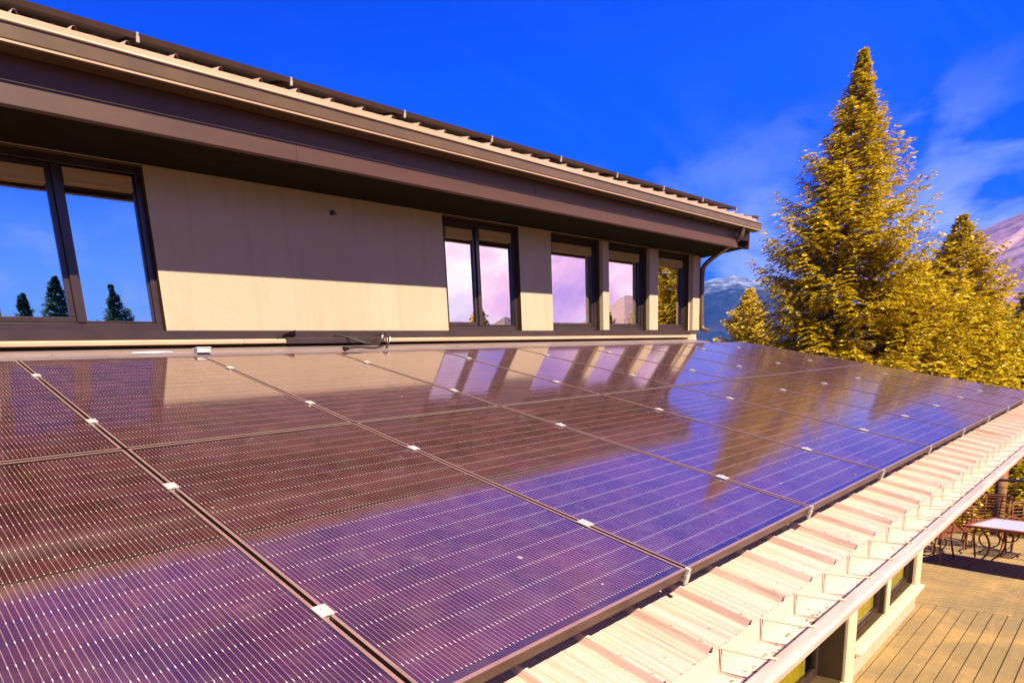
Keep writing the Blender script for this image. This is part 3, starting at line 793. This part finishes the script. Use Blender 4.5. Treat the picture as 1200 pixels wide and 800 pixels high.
# lower trees behind the railing, seen past the gutter and over the far end of the array
low = [(24, 1.6, -8.6, .9, t4, 'golden fir just past the deck corner behind the array end'), (26, -1.6, -8.8, .85, t5, 'olive fir beyond the deck railing right of the bare orange trunk'),
       (28, 4.6, -8.9, 1.0, t4, 'golden fir below the foot of the tallest spruce'), (27, -5.6, -8.8, .85, t5, 'olive fir beyond the right end of the deck railing'), (30, 9.0, -8.6, 1.0, t4, 'golden fir left of the foot of the tallest spruce'),
       (29, -.6, -9.2, .95, t5, 'olive fir rising behind the bare orange trunk')]
for x, y, z, s, src, lab in low:
    c = copy_tree(src); c.location = (x, y, z); c.scale = (s, s, s); c.rotation_euler = (0, 0, x * 1.7); tag(c, lab, 'tree', G)
# bare lower trunk beside the deck
pt = empty('pine_tree', (18, -.76, -8), label='bare orange brown pine trunk just beyond the deck railing', cat='tree')
m = MB(); m.tube([(18, -.76, -8), (18.02, -.77, -5), (17.98, -.74, -3.4), (18.05, -.72, -2.2)], [.13, .115, .10, .09], 14); m.build('trunk', M['bark'], pt, smooth=True)
m = MB()
for (z, dx, dy) in ((-2.9, .1, -.5), (-3.2, .2, .45), (-2.5, .3, -.4)):
    m.tube(smooth_path([(18, -.75, z), (18 + dx * .5, -.75 + dy * .5, z + .1), (18 + dx, -.75 + dy, z + .35)], 1), [.03] * 5 + [.01] * 3 if False else .02, 5)
m.build('dead_branch', M['bark'], pt)
# trees behind the photographer: they show only as reflections in the windows
G2 = 'conifers mirrored in the windows'
mir = [(7.9, -27.7, 7.5, t1, 1, 'green spruce mirrored in the middle of the left window pane'), (6.0, -26.1, 6.3, t1, 1, 'green fir mirrored at the left edge of the left window pane'),
       (9.0, -31.0, 6.0, t1, 1, 'low green fir mirrored to the right of the spruce in the left window'), (13.7, -36.4, 8.9, t1, 1, 'green spruce mirrored low in the second pane of the left window'),
       (29.2, -19.2, 5.2, t3, 0, 'small conifer mirrored low in the first pane of the middle window'), (33.6, -9.3, 8.2, t2, 0, 'tall golden spruce mirrored in the window nearest the downpipe'),
       (34.6, -10.8, 4.9, t4, 0, 'low golden fir mirrored in the window nearest the downpipe'), (35.5, -14.5, 4.2, t4, 0, 'low golden fir mirrored at the foot of the window with the mirrored hill')]
for i, (x, y, tz, src, gr, lab) in enumerate(mir):
    c = copy_tree(src); s_ = (tz + 5.4) / {t1: 17.35, t2: 11.1, t3: 8.4, t4: 9.3, t5: 8.8}[src]
    c.location = (x, y, -5.4); c.scale = (s_ * (1.2 if gr else .8),) * 2 + (s_,); c.rotation_euler = (0, 0, i * 1.3)
    if gr:
        for chd in [q for q in scene.objects if q.parent == c and q.name.startswith('crown')]:
            me = chd.data.copy(); me.materials[0] = M['needle_green']; chd.data = me
    tag(c, lab, 'tree', G2)

# ------------------------------------------------------------------ terrain and mountains
def fbm(p, o=6):
    s = 0; a = 1; q = Vector(p)
    for _ in range(o): s += a * noise.noise(q); q = q * 2.03; a *= .5
    return s
def ridged(p, o=6):
    s = 0; a = 1; q = Vector(p)
    for _ in range(o): s += a * (1 - abs(noise.noise(q)) * 2); q = q * 2.1; a *= .5
    return s
m, nt, out = new_mat('meadow_and_forest_floor')
co = coords(nt); f = tex_noise(nt, co, .35, 8, .7); g = tex_noise(nt, co, .012, 6, .6)
col = mixc(nt, ramp(nt, f, [(.35, 0.), (.7, 1.)]), (.08, .06, .015), (.15, .11, .025)); col = mixc(nt, ramp(nt, g, [(.45, 0.), (.6, 1.)]), col, (.05, .055, .03))
principled(nt, out, Base_Color=col, Roughness=.95, Specular_IOR_Level=.1); M['ground'] = m
mb = MB(); n = 96; rads = [0, 6, 12, 20, 30, 45, 70, 110, 180, 300, 500, 900, 1600, 3000, 6000, 14000]
for i, r_ in enumerate(rads):
    for k in range(n):
        t = 2 * math.pi * k / n; x, y = 4 + r_ * math.cos(t), r_ * math.sin(t)
        z = -5.2 - .05 * min(max(r_ - 25, 0), 500) - .4 * fbm((x * .03, y * .03, 0), 3) * min(r_ / 20, 1)
        if r_ > 18 and x > 15 and -9 < y < 12: z -= 1.2 * min((r_ - 18) / 6, 1)
        if y > 2 and r_ > 12: z += .6
        mb.v.append((x, y, z))
for i in range(len(rads) - 1):
    for k in range(n): k2 = (k + 1) % n; mb.f.append((i*n+k, i*n+k2, (i+1)*n+k2, (i+1)*n+k)); mb.mi.append(0)
tag(mb.build('ground', M['ground'], smooth=True), kind='structure')

def mk_mountain(name, rock, forest, snow_z, band, snowc=(.8, .8, .85), streak=.5, sc=1.0):
    m, nt, out = new_mat(name)
    geo = N(nt, 'ShaderNodeNewGeometry'); sep = N(nt, 'ShaderNodeSeparateXYZ'); L(nt, geo.outputs['Position'], sep.inputs[0])
    co = geo.outputs['Position']
    n1 = tex_noise(nt, co, .006 * sc, 11, .78); n2 = tex_noise(nt, co, .0011 * sc, 6, .6, 1.0)
    zz = math_(nt, 'ADD', sep.outputs[2], math_(nt, 'MULTIPLY_ADD', n1, band * 2.2, -band * 1.1))
    fs = math_(nt, 'DIVIDE', math_(nt, 'SUBTRACT', zz, snow_z), band, clamp=True)
    col = mixc(nt, ramp(nt, n1, [(.43, 0.), (.57, 1.)]), forest, rock)
    col = mixc(nt, ramp(nt, n2, [(.52, 0.), (.58, streak)]), col, (.62, .38, .38))
    col = mixc(nt, math_(nt, 'MULTIPLY', fs, ramp(nt, n1, [(.42, .15), (.6, 1.)])), col, snowc)
    principled(nt, out, Base_Color=col, Roughness=.9, Specular_IOR_Level=.1)
    return m
M['mtn_far'] = mk_mountain('far_forested_mountain', (.022, .03, .06), (.006, .013, .034), 700, 260, streak=.03, snowc=(.34, .40, .55))  # blue of distant haze mixed into the rock and forest colours
M['mtn_near'] = mk_mountain('rocky_mountain_side', (.29, .18, .28), (.10, .075, .17), 900, 80, streak=.9, sc=1.6)  # haze lavender put into the rock and forest colours
M['mtn_south'] = mk_mountain('brown_hillside', (.20, .13, .09), (.09, .07, .03), 900, 60, streak=.4)
def mountain(name, az0, az1, dist, depth, crest, rough, mat, nz=46, na=150, seed=0):
    """a range between two azimuths: rises from the valley to a crest line, then falls behind it"""
    mb = MB()
    for j in range(nz + 1):
        s = j / nz; r_ = dist + depth * s
        up_ = math.sin(min(s / .62, 1) * math.pi / 2) ** 1.15 if s < .62 else math.cos((s - .62) / .38 * math.pi / 2)
        for i in range(na + 1):
            az = az0 + (az1 - az0) * i / na; x = r_ * math.cos(R(az)); y = r_ * math.sin(R(az))
            h = crest(az)
            q = Vector((x / 900 + seed, y / 900, seed))
            z = -60 + (h + 60) * up_ * (1 + rough * (ridged(q, 6) - 1.1) * (.45 + .3 * (1 - up_)))
            mb.v.append((x, y, z))
    w = na + 1
    for j in range(nz):
        for i in range(na): mb.f.append((j*w+i, j*w+i+1, (j+1)*w+i+1, (j+1)*w+i)); mb.mi.append(0)
    o = mb.build(name, mat, smooth=False); return tag(o, kind='structure')
# (az, crest elevation in degrees) tables
def crest_fn(tab, dcrest):
    def f(az):
        if az <= tab[0][0]: e = tab[0][1]
        elif az >= tab[-1][0]: e = tab[-1][1]
        else:
            for (a, ea), (b, eb) in zip(tab, tab[1:]):
                if a <= az <= b: e = ea + (eb - ea) * (az - a) / (b - a); break
        return math.tan(R(e)) * dcrest
    return f
mountain('snowy_mountains', 11, 46, 5200, 5200, crest_fn([(11, 1.0), (15, 3.6), (17.6, 5.3), (21.5, 6.7), (26, 6.4), (34, 5.6), (46, 4)], 8400), .10, M['mtn_far'], seed=2)
mountain('rocky_mountain', -22, 14.5, 2200, 2600, crest_fn([(-22, 7.5), (-6, 9.2), (2, 8.8), (5, 7.9), (6, 7.6), (7, 7.3), (8.2, 6.85), (10, 5.6), (12, 3.6), (14.5, 0)], 3800), .07, M['mtn_near'], seed=5)
mountain('southern_hills', -62, -24, 1800, 2400, crest_fn([(-62, 1.5), (-46, 3.0), (-41, 4.8), (-38.8, 5.8), (-36, 4.6), (-33, 4.4), (-31, 5.2), (-29, 6.3), (-24, 5.0)], 3300), .07, M['mtn_south'], na=90, nz=30, seed=9)

# ------------------------------------------------------------------ sky and light
# towards the sun: mostly from the photographer's side, a little from the left
SUN = Vector((-.22, -1.0, 1.18)).normalized()
elev = math.asin(SUN.z); az = math.atan2(SUN.x, SUN.y)
sd = bpy.data.lights.new('sun', 'SUN'); sd.energy = 4.9; sd.angle = R(.53); sd.color = (1, .86, .66)
so = bpy.data.objects.new('sun', sd); COL.objects.link(so); so.location = (0, 0, 30)
so.rotation_euler = (-SUN).to_track_quat('-Z', 'Y').to_euler()

world = bpy.data.worlds.new('World'); scene.world = world; world.use_nodes = True
nt = world.node_tree; nt.nodes.clear()
wo = nt.nodes.new('ShaderNodeOutputWorld'); bg = nt.nodes.new('ShaderNodeBackground'); L(nt, bg.outputs[0], wo.inputs[0])
sky = nt.nodes.new('ShaderNodeTexSky'); sky.sky_type = 'NISHITA'; sky.sun_disc = False
sky.sun_elevation = elev; sky.sun_rotation = az; sky.altitude = 800; sky.air_density = 1.0; sky.dust_density = .3; sky.ozone_density = 3.0
bg.inputs[1].default_value = .088
g = nt.nodes.new('ShaderNodeTexCoord').outputs['Generated']
sep = nt.nodes.new('ShaderNodeSeparateXYZ'); L(nt, g, sep.inputs[0])
X_, Y_, Z_ = sep.outputs
zc = math_(nt, 'ADD', math_(nt, 'MAXIMUM', Z_, 0.0), .16)
px, py = math_(nt, 'DIVIDE', X_, zc), math_(nt, 'DIVIDE', Y_, zc)
cmb = nt.nodes.new('ShaderNodeCombineXYZ'); L(nt, px, cmb.inputs[0]); L(nt, py, cmb.inputs[1])
# clear air: Nishita pushed to the deep polarised blue of the picture
blue = mixc(nt, 1.0, sky.outputs[0], (.010, .215, 1.5), 'MULTIPLY')
zen = ramp(nt, Z_, [(.0, .50), (.16, .66), (.36, 1.), (.46, .9), (.72, .34)])
sunside = math_(nt, 'MULTIPLY', ramp(nt, Z_, [(.28, 0.), (.46, 1.)]), math_(nt, 'MULTIPLY_ADD', Y_, -2.4, .1, clamp=True))
zen = mixc(nt, sunside, zen, (.06, .06, .06))  # upper sky on the sun side dimmed to darken the wall's shade
blue = mixc(nt, 1.0, blue, zen, 'MULTIPLY')
def wnoise(vec, scale, detail, rough, dist=0, mp=None):
    if mp:
        mm = nt.nodes.new('ShaderNodeMapping'); mm.inputs['Scale'].default_value = mp[0]; mm.inputs['Rotation'].default_value = (0, 0, mp[1]); L(nt, vec, mm.inputs[0]); vec = mm.outputs[0]
    return tex_noise(nt, vec, scale, detail, rough, dist)
cv = cmb.outputs[0]
# thin cirrus everywhere, denser low down
ci = wnoise(cv, 1.1, 8, .62, 1.2, ((.45, 1.5, 1), .9))
lowf = ramp(nt, Z_, [(.06, 1.), (.36, .0)])
cir = math_(nt, 'MULTIPLY', ramp(nt, ci, [(.44, 0.), (.66, 1.)]), math_(nt, 'MULTIPLY_ADD', lowf, .30, .03), clamp=True)
# billowing low cloud bank
cu = wnoise(g, 8.5, 8, .5, .35, ((1, 1, 2.0), .3))
bank = math_(nt, 'MULTIPLY', ramp(nt, cu, [(.47, 0.), (.60, 1.)]), ramp(nt, Z_, [(.12, 1.), (.30, .0)]))
bank = math_(nt, 'MULTIPLY', bank, .75)
# broad cloud deck on the valley side (right of and behind the picture)
dots = math_(nt, 'ADD', math_(nt, 'MULTIPLY', X_, .84), math_(nt, 'MULTIPLY', Y_, -.54))
sf = ramp(nt, dots, [(.815, 0.), (.92, 1.)])
cs = wnoise(g, 2.6, 8, .55, .3)
south = math_(nt, 'MULTIPLY', math_(nt, 'MULTIPLY', sf, ramp(nt, cs, [(.34, 0.), (.50, 1.)])), ramp(nt, Z_, [(.24, 1.), (.58, .0)]))
ctone = wnoise(g, 6.5, 6, .6, .2)
cl_n = ramp(nt, ctone, [(.35, (.9, 1.7, 6.)), (.62, (3.2, 3.7, 6.8))])
cl_s = ramp(nt, ctone, [(.38, (5.4, 2.8, 5.2)), (.5, (8.8, 4.8, 5.6)), (.62, (9.6, 7.8, 6.8))])
# pale air low over the valley on the sun side
pale = math_(nt, 'MULTIPLY', ramp(nt, Z_, [(.10, 1.), (.34, .0)]), math_(nt, 'MULTIPLY_ADD', Y_, -2.2, -.5, clamp=True))
blue = mixc(nt, math_(nt, 'MULTIPLY', pale, .75), blue, (1.9, 3.7, 5.6))
c = mixc(nt, cir, blue, (1.1, 2.2, 6.2))
c = mixc(nt, bank, c, cl_n)
# lavender veil added above the view to tint the panel reflections
hv = wnoise(g, 3.4, 7, .6, .6)
veil = math_(nt, 'MULTIPLY', math_(nt, 'MULTIPLY', ramp(nt, math_(nt, 'MULTIPLY_ADD', Y_, -.10, Z_), [(.425, 0.), (.53, 1.), (.9, .7)]), ramp(nt, hv, [(.36, .1), (.62, 1.)])), math_(nt, 'MULTIPLY_ADD', Y_, 4, .6, clamp=True))
c = mixc(nt, math_(nt, 'MULTIPLY', veil, .8), c, ramp(nt, ctone, [(.40, (1.6, .9, 3.6)), (.58, (3.6, 1.2, 2.5))]))
c = mixc(nt, south, c, cl_s)
L(nt, c, bg.inputs[0])

scene.view_settings.view_transform = 'Standard'; scene.view_settings.look = 'None'
scene.view_settings.exposure = 1.36; scene.view_settings.gamma = 1.0
scene.view_settings.use_curve_mapping = False
scene.cycles.caustics_reflective = False; scene.cycles.caustics_refractive = False
scene.cycles.max_bounces = 8; scene.cycles.glossy_bounces = 5; scene.cycles.transparent_max_bounces = 12
scene.cycles.sample_clamp_indirect = 6.0

# the air between here and the mountains
hz = MB().box((-14150, -14150, -60), (14150, 14150, 1350))
m, nt, out = new_mat('mountain_air'); pv = nt.nodes.new('ShaderNodeVolumePrincipled')
pv.inputs['Color'].default_value = (.03, .24, 1, 1); pv.inputs['Density'].default_value = 4.5e-5; pv.inputs['Anisotropy'].default_value = .0
L(nt, pv.outputs[0], out.inputs['Volume'])
tag(hz.build('haze', m), kind='stuff')
